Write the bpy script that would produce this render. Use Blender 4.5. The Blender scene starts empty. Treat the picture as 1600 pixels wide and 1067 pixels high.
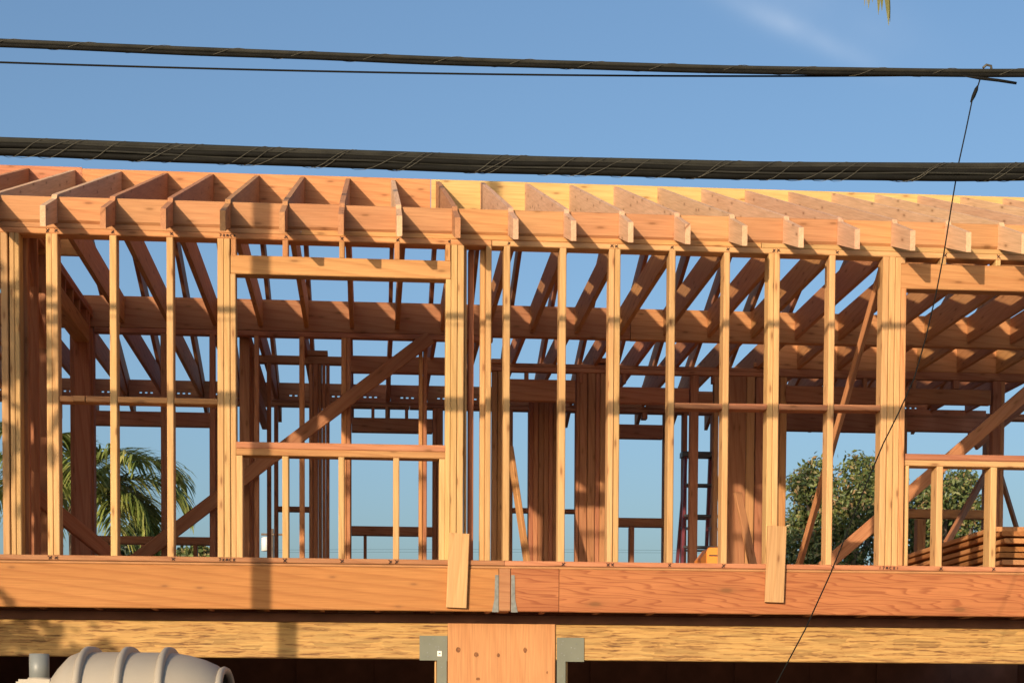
import bpy, bmesh, math, random
from mathutils import Vector, Matrix
import numpy as np

random.seed(11)
rng = np.random.default_rng(11)
S = bpy.context.scene
COL = S.collection
R = math.radians

# ---------------------------------------------------------------- camera
FPX, CX, CY = 2700.0, 800.0, 1255.4516          # focal length and principal point of the photograph (1600 px wide)
YAW, PIT, ROL = 0.0819, 0.0467, 0.0049
CAM = Vector((0.0, -12.6831, -1.1872))          # z = 0 is the top of the upper storey's bottom plate
GZ = -2.9                                       # the ground
fw = Vector((math.sin(YAW) * math.cos(PIT), math.cos(YAW) * math.cos(PIT), -math.sin(PIT)))
r0 = Vector((math.cos(YAW), -math.sin(YAW), 0)); u0 = r0.cross(fw)
rv = r0 * math.cos(ROL) + u0 * math.sin(ROL); uv = -r0 * math.sin(ROL) + u0 * math.cos(ROL)
cam = bpy.data.cameras.new('camera'); cam_o = bpy.data.objects.new('camera', cam); COL.objects.link(cam_o)
cam.sensor_width = 36; cam.lens = FPX / 1600 * 36; cam.shift_y = (CY - 533.5) / 1600
cam.clip_start = 0.1; cam.clip_end = 20000
m = Matrix.Identity(4)
for i in range(3):
    m[i][0] = rv[i]; m[i][1] = uv[i]; m[i][2] = -fw[i]; m[i][3] = CAM[i]
cam_o.matrix_world = m
S.camera = cam_o

# ---------------------------------------------------------------- light
SUN_A, SUN_B = 0.585, 0.24                      # sideways and downward travel of the light per metre into the building
sdir = Vector((SUN_A, 1, -SUN_B)).normalized()
elev = math.asin(-sdir.z)
sun = bpy.data.lights.new('sun', 'SUN'); sun.energy = 4.0; sun.angle = R(0.6); sun.color = (1.0, 0.80, 0.56)
sun_o = bpy.data.objects.new('sun', sun); COL.objects.link(sun_o)
sun_o.rotation_euler = sdir.to_track_quat('-Z', 'Y').to_euler()
W = bpy.data.worlds.new('World'); S.world = W; W.use_nodes = True
wn = W.node_tree; bg = wn.nodes['Background']
sky = wn.nodes.new('ShaderNodeTexSky'); sky.sky_type = 'NISHITA'; sky.sun_disc = False
sky.sun_elevation = elev; sky.sun_rotation = math.atan2(-sdir.x, -sdir.y)
sky.air_density = 1.0; sky.dust_density = 3.6; sky.ozone_density = 3.0
wn.links.new(sky.outputs[0], bg.inputs[0]); bg.inputs[1].default_value = 0.15
# a faint wisp of high cloud in the upper right of the sky
def wisp(x0, y0, x1, y1, wide, amount):
    def rd(x, y): return (rv0(x) + rv1(y) + fw).normalized()
    rv0 = lambda x: rv * ((x - CX) / FPX); rv1 = lambda y: -uv * ((y - CY) / FPX)
    p, q = rd(x0, y0), rd(x1, y1); c = (p + q) / 2; a = (q - p); half = a.length / 2; a.normalize(); b = c.cross(a).normalized()
    tc = wn.nodes.new('ShaderNodeTexCoord'); sub = wn.nodes.new('ShaderNodeVectorMath'); sub.operation = 'SUBTRACT'; sub.inputs[1].default_value = c
    wn.links.new(tc.outputs['Generated'], sub.inputs[0]); sq = []
    for ax_, w in ((a, half), (b, wide), (c, .3)):
        d = wn.nodes.new('ShaderNodeVectorMath'); d.operation = 'DOT_PRODUCT'; d.inputs[1].default_value = ax_ / w; wn.links.new(sub.outputs[0], d.inputs[0])
        m2 = wn.nodes.new('ShaderNodeMath'); m2.operation = 'POWER'; m2.inputs[1].default_value = 2; ab = wn.nodes.new('ShaderNodeMath'); ab.operation = 'ABSOLUTE'
        wn.links.new(d.outputs['Value'], ab.inputs[0]); wn.links.new(ab.outputs[0], m2.inputs[0]); sq.append(m2.outputs[0])
    s1 = wn.nodes.new('ShaderNodeMath'); wn.links.new(sq[0], s1.inputs[0]); wn.links.new(sq[1], s1.inputs[1])
    s2 = wn.nodes.new('ShaderNodeMath'); wn.links.new(s1.outputs[0], s2.inputs[0]); wn.links.new(sq[2], s2.inputs[1])
    ng = wn.nodes.new('ShaderNodeMath'); ng.operation = 'MULTIPLY'; ng.inputs[1].default_value = -1; wn.links.new(s2.outputs[0], ng.inputs[0])
    ex = wn.nodes.new('ShaderNodeMath'); ex.operation = 'POWER'; ex.inputs[0].default_value = 2.718; wn.links.new(ng.outputs[0], ex.inputs[1])
    no = wn.nodes.new('ShaderNodeTexNoise'); no.inputs['Scale'].default_value = 28; no.inputs['Detail'].default_value = 5; wn.links.new(tc.outputs['Generated'], no.inputs['Vector'])
    mu = wn.nodes.new('ShaderNodeMath'); mu.operation = 'MULTIPLY'; wn.links.new(ex.outputs[0], mu.inputs[0]); wn.links.new(no.outputs['Fac'], mu.inputs[1])
    am = wn.nodes.new('ShaderNodeMath'); am.operation = 'MULTIPLY'; am.inputs[1].default_value = amount; wn.links.new(mu.outputs[0], am.inputs[0])
    mx = wn.nodes.new('ShaderNodeMix'); mx.data_type = 'RGBA'; src = bg.inputs[0].links[0].from_socket
    wn.links.new(am.outputs[0], mx.inputs[0]); wn.links.new(src, mx.inputs[6]); mx.inputs[7].default_value = (4.6, 5.0, 5.6, 1); wn.links.new(mx.outputs[2], bg.inputs[0])
wisp(1130, -8, 1340, 92, .0055, .30)
wisp(1080, -70, 1420, 60, .016, .14)
S.view_settings.view_transform = 'Standard'; S.view_settings.look = 'None'
S.view_settings.gamma = 1; S.view_settings.use_curve_mapping = False
S.view_settings.exposure = 0.36
S.cycles.max_bounces = 6; S.cycles.diffuse_bounces = 4

# ---------------------------------------------------------------- measuring
def ray(x, y): return rv * ((x - CX) / FPX) - uv * ((y - CY) / FPX) + fw
def at(x, y, Y):
    d = ray(x, y); t = (Y - CAM.y) / d.y
    return CAM + d * t
def ax(x, y, Y): return at(x, y, Y).x
def az(x, y, Y): return at(x, y, Y).z

# ---------------------------------------------------------------- materials
def new_mat(name):
    mt = bpy.data.materials.new(name); mt.use_nodes = True
    nt = mt.node_tree; return mt, nt, nt.nodes['Principled BSDF']
def N(nt, t, **kw):
    n = nt.nodes.new(t)
    for k, v in kw.items():
        if k.startswith('i_'): n.inputs[k[2:]].default_value = v
        else: setattr(n, k, v)
    return n
def ramp(nt, stops):
    n = nt.nodes.new('ShaderNodeValToRGB'); e = n.color_ramp.elements
    e[0].position, e[0].color = stops[0][0], (*stops[0][1], 1)
    e[1].position, e[1].color = stops[-1][0], (*stops[-1][1], 1)
    for p, c in stops[1:-1]:
        k = e.new(p); k.color = (*c, 1)
    return n
def mixc(nt, a, b, fac, mode='MIX'):
    n = nt.nodes.new('ShaderNodeMix'); n.data_type = 'RGBA'; n.blend_type = mode
    for sock, v in ((n.inputs[0], fac), (n.inputs[6], a), (n.inputs[7], b)):
        if hasattr(v, 'is_linked'): nt.links.new(v, sock)
        elif isinstance(v, tuple): sock.default_value = (*v, 1)
        else: sock.default_value = v
    return n.outputs[2]
def plain(name, c, rough=0.6, metal=0.0, var=0.15, scale=6.0, bump=0.0):
    mt, nt, b = new_mat(name)
    tc = N(nt, 'ShaderNodeTexCoord'); no = N(nt, 'ShaderNodeTexNoise', i_Scale=scale, i_Detail=6.0)
    nt.links.new(tc.outputs['Object'], no.inputs['Vector'])
    lo = tuple(x * (1 - var) for x in c); hi = tuple(min(1, x * (1 + var)) for x in c)
    rp = ramp(nt, [(0.3, lo), (0.7, hi)]); nt.links.new(no.outputs['Fac'], rp.inputs[0])
    nt.links.new(rp.outputs[0], b.inputs['Base Color'])
    b.inputs['Roughness'].default_value = rough; b.inputs['Metallic'].default_value = metal
    if bump:
        bp = N(nt, 'ShaderNodeBump', i_Strength=bump, i_Distance=0.02)
        nt.links.new(no.outputs['Fac'], bp.inputs['Height']); nt.links.new(bp.outputs[0], b.inputs['Normal'])
    return mt
def wood(name, light, dark, ring=0.45, ring_scale=9.0, knot=(0.20, 0.085, 0.03), knots=0.8, spread=0.17, dist=3.0, kscale=(2.1, 7.2), ksz=0.85):
    """sawn softwood: grain runs along the board's own x axis; every board gets its own cut of it"""
    mt, nt, b = new_mat(name); L = nt.links.new
    tc = N(nt, 'ShaderNodeTexCoord'); oi = N(nt, 'ShaderNodeObjectInfo')
    mul = N(nt, 'ShaderNodeVectorMath', operation='MULTIPLY'); mul.inputs[1].default_value = (91.0, 37.0, 53.0)
    cb = N(nt, 'ShaderNodeCombineXYZ')
    for k in range(3): L(oi.outputs['Random'], cb.inputs[k])
    L(cb.outputs[0], mul.inputs[0])
    add = N(nt, 'ShaderNodeVectorMath', operation='ADD'); L(tc.outputs['Object'], add.inputs[0]); L(mul.outputs[0], add.inputs[1])
    def mapped(sx, sy, sz):
        mp = N(nt, 'ShaderNodeMapping'); mp.inputs['Scale'].default_value = (sx, sy, sz); L(add.outputs[0], mp.inputs['Vector']); return mp.outputs[0]
    # growth rings, wandering along the length
    wv = N(nt, 'ShaderNodeTexWave', wave_type='BANDS', bands_direction='DIAGONAL', wave_profile='SAW', i_Scale=ring_scale, i_Distortion=dist, i_Detail=1.5)
    wv.inputs['Detail Scale'].default_value = 0.9
    L(mapped(0.11, 1.0, 1.0), wv.inputs['Vector'])
    rr = ramp(nt, [(0.0, (0, 0, 0)), (0.6, (0.16, 0.16, 0.16)), (0.85, (1, 1, 1)), (0.93, (0.9, 0.9, 0.9)), (1.0, (0.05, 0.05, 0.05))]); L(wv.outputs['Fac'], rr.inputs[0])
    fine = N(nt, 'ShaderNodeTexNoise', i_Scale=1.0, i_Detail=4.0, i_Roughness=0.65); L(mapped(3.0, 95, 95), fine.inputs['Vector'])
    blot = N(nt, 'ShaderNodeTexNoise', i_Scale=1.0, i_Detail=3.0); L(mapped(0.9, 6, 6), blot.inputs['Vector'])
    mr = N(nt, 'ShaderNodeMapRange'); mr.inputs[1].default_value = 0.3; mr.inputs[2].default_value = 0.75; L(blot.outputs['Fac'], mr.inputs[0])
    c1 = mixc(nt, light, tuple((a + c) / 2 for a, c in zip(light, dark)), mr.outputs[0])
    f1 = N(nt, 'ShaderNodeMath', operation='MULTIPLY'); L(rr.outputs[0], f1.inputs[0]); f1.inputs[1].default_value = ring
    c2 = mixc(nt, c1, dark, f1.outputs[0])
    fr = ramp(nt, [(0.25, (0.78, 0.76, 0.74)), (0.7, (1.08, 1.08, 1.08))]); L(fine.outputs['Fac'], fr.inputs[0])
    c3 = mixc(nt, c2, fr.outputs[0], 1.0, 'MULTIPLY')
    vo = N(nt, 'ShaderNodeTexVoronoi', i_Scale=1.0, feature='F1', voronoi_dimensions='2D')
    sx = N(nt, 'ShaderNodeSeparateXYZ'); L(add.outputs[0], sx.inputs[0]); cx = N(nt, 'ShaderNodeCombineXYZ')
    for a_, b_, k_ in ((0, 0, kscale[0]), (1, 1, kscale[1])):
        mm = N(nt, 'ShaderNodeMath', operation='MULTIPLY'); mm.inputs[1].default_value = k_
        if a_ == 0: L(sx.outputs[0], mm.inputs[0])
        else:
            yz = N(nt, 'ShaderNodeMath', operation='ADD'); L(sx.outputs[1], yz.inputs[0]); L(sx.outputs[2], yz.inputs[1]); L(yz.outputs[0], mm.inputs[0])
        L(mm.outputs[0], cx.inputs[b_])
    L(cx.outputs[0], vo.inputs['Vector'])
    kr = ramp(nt, [(0.0, (1, 1, 1)), (0.05 * ksz, (0.85, 0.85, 0.85)), (0.075 * ksz, (0.4, 0.4, 0.4)), (0.13 * ksz, (0.12, 0.12, 0.12)), (0.22 * ksz, (0, 0, 0))]); L(vo.outputs['Distance'], kr.inputs[0])
    km = N(nt, 'ShaderNodeMath', operation='MULTIPLY'); L(kr.outputs[0], km.inputs[0]); km.inputs[1].default_value = knots
    c4 = mixc(nt, c3, knot, km.outputs[0])
    hs = N(nt, 'ShaderNodeHueSaturation')
    v = N(nt, 'ShaderNodeMapRange'); v.inputs[3].default_value = 1 - spread; v.inputs[4].default_value = 1 + spread * 0.8; L(oi.outputs['Random'], v.inputs[0])
    rnd2 = N(nt, 'ShaderNodeMath', operation='FRACT'); rm = N(nt, 'ShaderNodeMath', operation='MULTIPLY'); L(oi.outputs['Random'], rm.inputs[0]); rm.inputs[1].default_value = 17.3; L(rm.outputs[0], rnd2.inputs[0])
    hh = N(nt, 'ShaderNodeMapRange'); hh.inputs[3].default_value = 0.491; hh.inputs[4].default_value = 0.505; L(rnd2.outputs[0], hh.inputs[0])
    L(v.outputs[0], hs.inputs['Value']); L(hh.outputs[0], hs.inputs['Hue']); L(c4, hs.inputs['Color'])
    L(hs.outputs[0], b.inputs['Base Color'])
    b.inputs['Roughness'].default_value = 0.72; b.inputs['Specular IOR Level'].default_value = 0.25
    bp = N(nt, 'ShaderNodeBump', i_Strength=0.25, i_Distance=0.004); L(fine.outputs['Fac'], bp.inputs['Height']); L(bp.outputs[0], b.inputs['Normal'])
    return mt
M = {}
M['fir'] = wood('fir_timber', (0.56, 0.29, 0.115), (0.39, 0.16, 0.055))
M['red'] = wood('red_and_shaded_fir_timber', (0.47, 0.215, 0.105), (0.31, 0.11, 0.048))  # reddish boards, and a darker copy that puts shade into the inner framing
M['pale'] = wood('pale_fir_timber', (0.60, 0.375, 0.165), (0.46, 0.245, 0.088), ring=0.35)
M['peach'] = wood('peach_fir_timber', (0.50, 0.255, 0.115), (0.38, 0.165, 0.068), ring=0.3, spread=0.09)
M['tan'] = wood('sunlit_tan_rafter_timber', (0.69, 0.44, 0.27), (0.55, 0.31, 0.17), ring=0.3, spread=0.08)  # pale tone puts the grazing sun on the rafter sides into the colour
M['ridge'] = wood('pale_ridge_timber', (0.64, 0.44, 0.175), (0.52, 0.31, 0.10), ring=0.3, knots=0.7)
M['rim'] = wood('smooth_rim_timber', (0.415, 0.188, 0.058), (0.29, 0.11, 0.031), ring=0.55, ring_scale=9.0, dist=3.0, kscale=(1.6, 4.4), ksz=0.55)
M['rim_figured'] = wood('figured_rim_timber', (0.50, 0.20, 0.072), (0.24, 0.065, 0.022), ring=0.62, ring_scale=19.0, dist=15.0, knots=0.9, kscale=(1.3, 3.6), ksz=0.9)
M['ply'] = wood('plywood_face', (0.54, 0.285, 0.115), (0.43, 0.195, 0.07), ring=0.4, ring_scale=3.0, knots=0.0, dist=9.0, spread=0.0)
M['deck'] = plain('subfloor_edge', (0.42, 0.20, 0.08), 0.8)
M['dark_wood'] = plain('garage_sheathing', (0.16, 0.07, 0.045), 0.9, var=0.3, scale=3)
def psl():
    mt, nt, b = new_mat('parallel_strand_lumber'); L = nt.links.new
    tc = N(nt, 'ShaderNodeTexCoord')
    def mp(s):
        n = N(nt, 'ShaderNodeMapping'); n.inputs['Scale'].default_value = s; L(tc.outputs['Object'], n.inputs['Vector']); return n.outputs[0]
    wob = N(nt, 'ShaderNodeTexNoise', i_Scale=7.0, i_Detail=2.0); L(tc.outputs['Object'], wob.inputs['Vector'])
    def warped(s, k):
        a = N(nt, 'ShaderNodeVectorMath', operation='MULTIPLY_ADD'); a.inputs[1].default_value = (k, k, k)
        L(wob.outputs['Color'], a.inputs[0]); L(mp(s), a.inputs[2]); return a.outputs[0]
    n1 = N(nt, 'ShaderNodeTexNoise', i_Scale=1.0, i_Detail=3.0, i_Roughness=0.6); L(warped((4.6, 78, 78), 1.3), n1.inputs['Vector'])
    vo = N(nt, 'ShaderNodeTexVoronoi', i_Scale=1.0, feature='F1'); L(warped((5.0, 60, 60), 1.4), vo.inputs['Vector'])
    r1 = ramp(nt, [(0.32, (0.15, 0.065, 0.02)), (0.40, (0.29, 0.145, 0.045)), (0.46, (0.41, 0.23, 0.075)), (0.62, (0.465, 0.28, 0.095)), (0.80, (0.53, 0.35, 0.14))]); L(n1.outputs['Fac'], r1.inputs[0])
    sp = N(nt, 'ShaderNodeSeparateColor'); L(vo.outputs['Color'], sp.inputs[0])
    r2 = ramp(nt, [(0.0, (0.66, 0.63, 0.58)), (0.3, (0.92, 0.91, 0.88)), (1.0, (1.08, 1.06, 1.0))]); L(sp.outputs[0], r2.inputs[0])
    L(mixc(nt, r1.outputs[0], r2.outputs[0], 1.0, 'MULTIPLY'), b.inputs['Base Color'])
    b.inputs['Roughness'].default_value = 0.75
    bp = N(nt, 'ShaderNodeBump', i_Strength=0.6, i_Distance=0.006); L(n1.outputs['Fac'], bp.inputs['Height']); L(bp.outputs[0], b.inputs['Normal'])
    return mt
M['psl'] = psl()
M['knot'] = plain('wood_knot', (0.20, 0.075, 0.025), 0.8, var=0.5, scale=60)
M['galv'] = plain('galvanised_steel', (0.19, 0.195, 0.18), 0.6, 0.3, 0.25, 30)
M['primer'] = plain('grey_green_painted_steel', (0.155, 0.162, 0.125), 0.6, 0.1, 0.06, 9)
M['white'] = plain('white_paper', (0.8, 0.78, 0.72), 0.7, var=0.03)
M['ink'] = plain('lumber_crayon', (0.03, 0.012, 0.01), 0.9, var=0.1)
M['cable'] = plain('black_cable_sheath', (0.007, 0.0065, 0.005), 0.75, var=0.35, scale=9)
M['cable_grey'] = plain('weathered_cable_sheath', (0.026, 0.025, 0.02), 0.75, var=0.3, scale=7)
for k in ('cable', 'cable_grey'): M[k].node_tree.nodes['Principled BSDF'].inputs['Specular IOR Level'].default_value = 0.15
M['lash'] = plain('lashing_wire_steel', (0.10, 0.09, 0.065), 0.6, 0.3)
M['plastic'] = plain('grey_white_plastic', (0.36, 0.315, 0.25), 0.45, var=0.05, scale=3)
M['plastic_dark'] = plain('brown_plastic_liner', (0.16, 0.075, 0.055), 0.6)
M['pipe'] = plain('grey_pvc', (0.17, 0.18, 0.175), 0.45, var=0.05)
M['ladder_rail'] = plain('maroon_fibreglass', (0.16, 0.035, 0.05), 0.5)
M['ladder_step'] = plain('dark_aluminium', (0.10, 0.10, 0.11), 0.45, 0.6)
M['orange'] = plain('orange_plastic', (0.80, 0.26, 0.03), 0.5, var=0.06)
M['pole'] = plain('weathered_pole_wood', (0.13, 0.095, 0.07), 0.9, var=0.3)
M['drum'] = plain('light_grey_enamel', (0.62, 0.62, 0.60), 0.5, var=0.04)
M['bark'] = plain('bark', (0.14, 0.10, 0.07), 0.95, var=0.4, scale=12, bump=0.6)
M['ground'] = plain('dry_earth', (0.22, 0.17, 0.12), 0.95, var=0.25, scale=0.8)
M['asphalt'] = plain('asphalt', (0.055, 0.053, 0.05), 0.9, var=0.2, scale=5)
M['concrete'] = plain('concrete', (0.40, 0.38, 0.34), 0.85, var=0.12, scale=2)
def leaf(name, cols, trans=0.25):
    mt, nt, b = new_mat(name); L = nt.links.new
    g = N(nt, 'ShaderNodeNewGeometry')
    rp = ramp(nt, cols); L(g.outputs['Random Per Island'], rp.inputs[0]); L(rp.outputs[0], b.inputs['Base Color'])
    b.inputs['Roughness'].default_value = 0.45
    tr = N(nt, 'ShaderNodeBsdfTranslucent'); L(rp.outputs[0], tr.inputs[0])
    mx = N(nt, 'ShaderNodeMixShader'); mx.inputs[0].default_value = trans
    L(b.outputs[0], mx.inputs[1]); L(tr.outputs[0], mx.inputs[2]); L(mx.outputs[0], nt.nodes['Material Output'].inputs[0])
    return mt
M['leaf'] = leaf('olive_leaves', [(0.0, (0.045, 0.07, 0.02)), (0.4, (0.115, 0.155, 0.042)), (0.8, (0.20, 0.215, 0.065)), (1.0, (0.33, 0.20, 0.10))], 0.15)
M['leaf_dark'] = leaf('dark_leaves', [(0.0, (0.015, 0.03, 0.012)), (1.0, (0.05, 0.07, 0.025))], 0.1)
M['palm'] = leaf('palm_leaflets', [(0.0, (0.10, 0.15, 0.03)), (0.6, (0.27, 0.31, 0.075)), (1.0, (0.44, 0.42, 0.13))], 0.3)
M['palm_dry'] = leaf('dry_palm_leaflets', [(0.0, (0.13, 0.15, 0.05)), (1.0, (0.33, 0.31, 0.14))], 0.25)
M['rachis'] = plain('palm_rachis', (0.26, 0.26, 0.09), 0.6)

# ---------------------------------------------------------------- building blocks
def link(name, me, parent=None):
    o = bpy.data.objects.new(name, me); COL.objects.link(o)
    if parent is not None: o.parent = parent
    return o
def link_w(name, me, parent):
    o = link(name, me, parent); o.matrix_basis = parent.matrix_basis.inverted(); return o
def thing(name, label, cat, loc=(0, 0, 0), group=None):
    o = bpy.data.objects.new(name, None); COL.objects.link(o); o.location = loc; o.empty_display_size = 0.2
    return tag(o, label, cat, group)
def tag(o, label=None, cat=None, group=None, kind=None):
    if label: o['label'] = label
    if cat: o['category'] = cat
    if group: o['group'] = group
    if kind: o['kind'] = kind
    return o
def mesh(name, verts, faces, mat, smooth=False):
    me = bpy.data.meshes.new(name); me.from_pydata([tuple(v) for v in verts], [], faces)
    if mat: me.materials.append(mat)
    bm = bmesh.new(); bm.from_mesh(me); bmesh.ops.recalc_face_normals(bm, faces=bm.faces); bm.to_mesh(me); bm.free()
    if smooth:
        for p in me.polygons: p.use_smooth = True
    me.update(); return me
_cache = {}
def box_mesh(L, t, w, mat):
    k = (round(L, 4), round(t, 4), round(w, 4), mat.name)
    if k not in _cache:
        x, y, z = L / 2, t / 2, w / 2; c = min(0.0055, t * 0.14)
        # an eased-edge board: octagonal section along x
        sec = [(-y + c, -z), (y - c, -z), (y, -z + c), (y, z - c), (y - c, z), (-y + c, z), (-y, z - c), (-y, -z + c)]
        v = [(sx * x, a, b) for sx in (-1, 1) for a, b in sec]
        f = [(i, (i + 1) % 8, 8 + (i + 1) % 8, 8 + i) for i in range(8)] + [tuple(range(7, -1, -1)), tuple(range(8, 16))]
        _cache[k] = mesh('board', v, f, mat)
    return _cache[k]
def frame_of(d, up):
    x = d.normalized(); z = (up - x * up.dot(x)).normalized(); y = z.cross(x)
    return Matrix(((x.x, y.x, z.x), (x.y, y.y, z.y), (x.z, y.z, z.z)))
def board(name, p0, p1, t, w, up, mat, parent, jit=0.0015):
    """a sawn board from p0 to p1 (centre line); w is measured along 'up', t across it"""
    p0, p1 = Vector(p0), Vector(p1); d = p1 - p0
    o = link(name, box_mesh(d.length, t, w, M[mat]), parent)
    j = Vector([random.uniform(-jit, jit) for _ in range(3)])
    o.matrix_local = Matrix.Translation((p0 + p1) / 2 + j - (parent.location if parent is not None and parent.parent is None else Vector())) @ frame_of(d, Vector(up)).to_4x4()
    if jit and d.length < 3: o.matrix_basis = o.matrix_basis @ Matrix.Rotation(random.gauss(0, .0009), 4, 'Y') @ Matrix.Rotation(random.gauss(0, .0007), 4, 'Z')
    return o
def box(name, x0, x1, y0, y1, z0, z1, mat, parent, axis='X', jit=0.0015):
    """an axis-aligned board by its faces, grain along the given axis"""
    c = ((x0 + x1) / 2, (y0 + y1) / 2, (z0 + z1) / 2)
    if axis == 'X': return board(name, (x0, c[1], c[2]), (x1, c[1], c[2]), y1 - y0, z1 - z0, (0, 0, 1), mat, parent, jit)
    if axis == 'Z': return board(name, (c[0], c[1], z0), (c[0], c[1], z1), y1 - y0, x1 - x0, (1, 0, 0), mat, parent, jit)
    return board(name, (c[0], y0, c[2]), (c[0], y1, c[2]), x1 - x0, z1 - z0, (0, 0, 1), mat, parent, jit)
def prism(name, prof, x0, x1, d, mat, parent):
    """a board lying in a plane of constant x: profile of (y, z) points, grain along d"""
    o3 = Vector((0, prof[0][0], prof[0][1])); fr = frame_of(Vector(d), Vector((0, 0, 1))); inv = fr.transposed()
    key = ('prism', tuple((round(a, 4), round(b, 4)) for a, b in prof), round(x1 - x0, 4), M[mat].name)
    if key not in _cache:
        v = [inv @ (Vector((sx, a, b)) - o3) for sx in (0, x1 - x0) for a, b in prof]; n = len(prof)
        f = [(i, (i + 1) % n, n + (i + 1) % n, n + i) for i in range(n)] + [tuple(range(n)), tuple(range(2 * n - 1, n - 1, -1))]
        _cache[key] = mesh(name, v, f, M[mat])
    o = link(name, _cache[key], parent)
    o.matrix_local = Matrix.Translation(Vector((x0, o3.y + random.uniform(-.002, .002), o3.z + random.uniform(-.002, .002)))) @ fr.to_4x4()
    return o
def tube_mesh(name, pts, rad, mat, n=8, caps=True):
    pts = [Vector(p) for p in pts]; V = []; F = []
    rads = rad if isinstance(rad, (list, tuple)) else [rad] * len(pts)
    prev = None
    for i, p in enumerate(pts):
        d = (pts[min(i + 1, len(pts) - 1)] - pts[max(i - 1, 0)]).normalized()
        a = prev if prev is not None else (Vector((0, 0, 1)) if abs(d.z) < 0.9 else Vector((1, 0, 0)))
        a = (a - d * a.dot(d)).normalized(); prev = a; b = d.cross(a)
        for k in range(n):
            th = 2 * math.pi * k / n; V.append(p + (a * math.cos(th) + b * math.sin(th)) * rads[i])
    for i in range(len(pts) - 1):
        for k in range(n): F.append((i * n + k, i * n + (k + 1) % n, (i + 1) * n + (k + 1) % n, (i + 1) * n + k))
    if caps: F.append(tuple(range(n - 1, -1, -1))); F.append(tuple(range((len(pts) - 1) * n, len(pts) * n)))
    return mesh(name, V, F, mat, True)

# ---------------------------------------------------------------- ground
def sheet(name, x0, x1, y0, y1, z, mat):
    o = link(name, mesh(name, [(x0, y0, z), (x1, y0, z), (x1, y1, z), (x0, y1, z)], [(0, 1, 2, 3)], M[mat])); tag(o, kind='structure'); return o
sheet('ground', -6000, 6000, -6000, 6000, GZ, 'ground')
sheet('road', -300, 300, -14.5, -6.2, GZ + 0.004, 'asphalt')
pv = link('pavement', mesh('pavement', [(x, y, z) for z in (GZ + .001, GZ + .13) for x, y in ((-300, -6.2), (300, -6.2), (300, -4.6), (-300, -4.6))],
     [(4, 5, 6, 7), (0, 1, 5, 4), (2, 3, 7, 6)], M['concrete'])); tag(pv, kind='structure')

# ---------------------------------------------------------------- the framed house
H = thing('house_frame', 'two storey timber house frame under construction with open rafters and bare studs', 'house')
XL, XR = -8.6, 6.6                              # the long front, run on unseen leftwards to shade the inside
PL0, PL1, PL2 = 2.268, 2.307, 2.346             # double top plate
def vstud(name, xl, xr, Y, zb, zt, mat, depth=0.14, yref=620, jit=0.0015):
    return box(name, ax(xl, yref, Y), ax(xr, yref, Y), Y, Y + depth, zb, zt, mat, H, 'Z', jit)
def rail(name, xl, xr, yt, yb, Y, mat, depth=0.09, xref=None, parent=None):
    """a horizontal board in a wall plane, by the pixels of its ends and of its top and bottom at their middle"""
    xm = xref if xref is not None else (xl + xr) / 2; ym = (yt + yb) / 2
    return box(name, ax(xl, ym, Y), ax(xr, ym, Y), Y, Y + depth, az(xm, yb, Y), az(xm, yt, Y), mat, parent or H, 'X')

# -- front wall: plates, rim and floor
xa = ax(788, 870, 0); xb = ax(470, 360, 0); xc = ax(768, 375, 0)
bp1 = box('bottom_plate', XL, xa, 0, .14, -.038, 0, 'red', H); bp2 = box('bottom_plate', xa + .003, XR, 0, .14, -.038, 0, 'red', H)
tp1 = box('top_plate', XL, xc, 0, .14, PL0, PL1, 'fir', H); tp2 = box('top_plate', xc + .004, XR, 0, .14, PL0, PL1, 'pale', H)
box('top_plate', XL, xb, .007, .147, PL1 + .001, PL2, 'peach', H); box('top_plate', xb + .003, ax(1190, 375, 0), .006, .146, PL1 + .001, PL2, 'fir', H)
box('top_plate', ax(1190, 375, 0) + .003, XR, .004, .144, PL1 + .001, PL2, 'pale', H)
box('subfloor', XL, XR, 0.006, 6.74, -.056, -.0385, 'deck', H)
RB = -.37
xj0, xj1, xj2 = ax(779, 925, 0), ax(797.5, 925, 0), ax(873, 925, 0)
o = box('rim_board', XL, xj0, 0.002, .045, RB, -.0575, 'rim', H)
o = box('rim_board', xj1 + .003, xj2, 0.002, .045, RB, -.0575, 'rim_figured', H); o['label'] = 'short red figured rim board beside the joist hanger'
o = box('rim_board', xj2 + .004, XR, 0.003, .046, RB, -.0575, 'rim_figured', H); o['label'] = 'long red rim board with swirling grain'
o = box('beam_end', xj0 + .004, xj1 - .002, -.004, .3, RB + .002, -.058, 'red', H)
for s, (a, b2, flare) in enumerate(((773.5, 779, -5), (798.5, 804, 5))):   # joist hanger flanges, flaring towards the seat
    x0, x1 = ax(a, 925, 0), ax(b2, 925, 0); zt, zb = az(790, 898, 0), az(790, 956, 0); fl = flare / 214
    y = -.0035
    pr = [(x0, zt), (x1, zt), (x1 + max(fl, 0) * .2, (zt + 2 * zb) / 3), (x1 + max(fl, 0), zb), (x0 + min(fl, 0), zb), (x0 + min(fl, 0) * .2, (zt + 2 * zb) / 3)]
    v = [(p, yy, q) for yy in (y, y + .003) for p, q in pr]; n = 6
    link('joist_hanger', mesh('joist_hanger', v, [tuple(range(n)), tuple(range(2 * n - 1, n - 1, -1))] + [(i, (i + 1) % n, n + (i + 1) % n, n + i) for i in range(n)], M['galv']), H)
k = 0                                            # floor joists under the deck
for k in range(38): box('floor_joist', XL + .1 + k * .4064, XL + .138 + k * .4064, .05, 6.6, RB, -.0575, 'red', H, 'Y')

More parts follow.
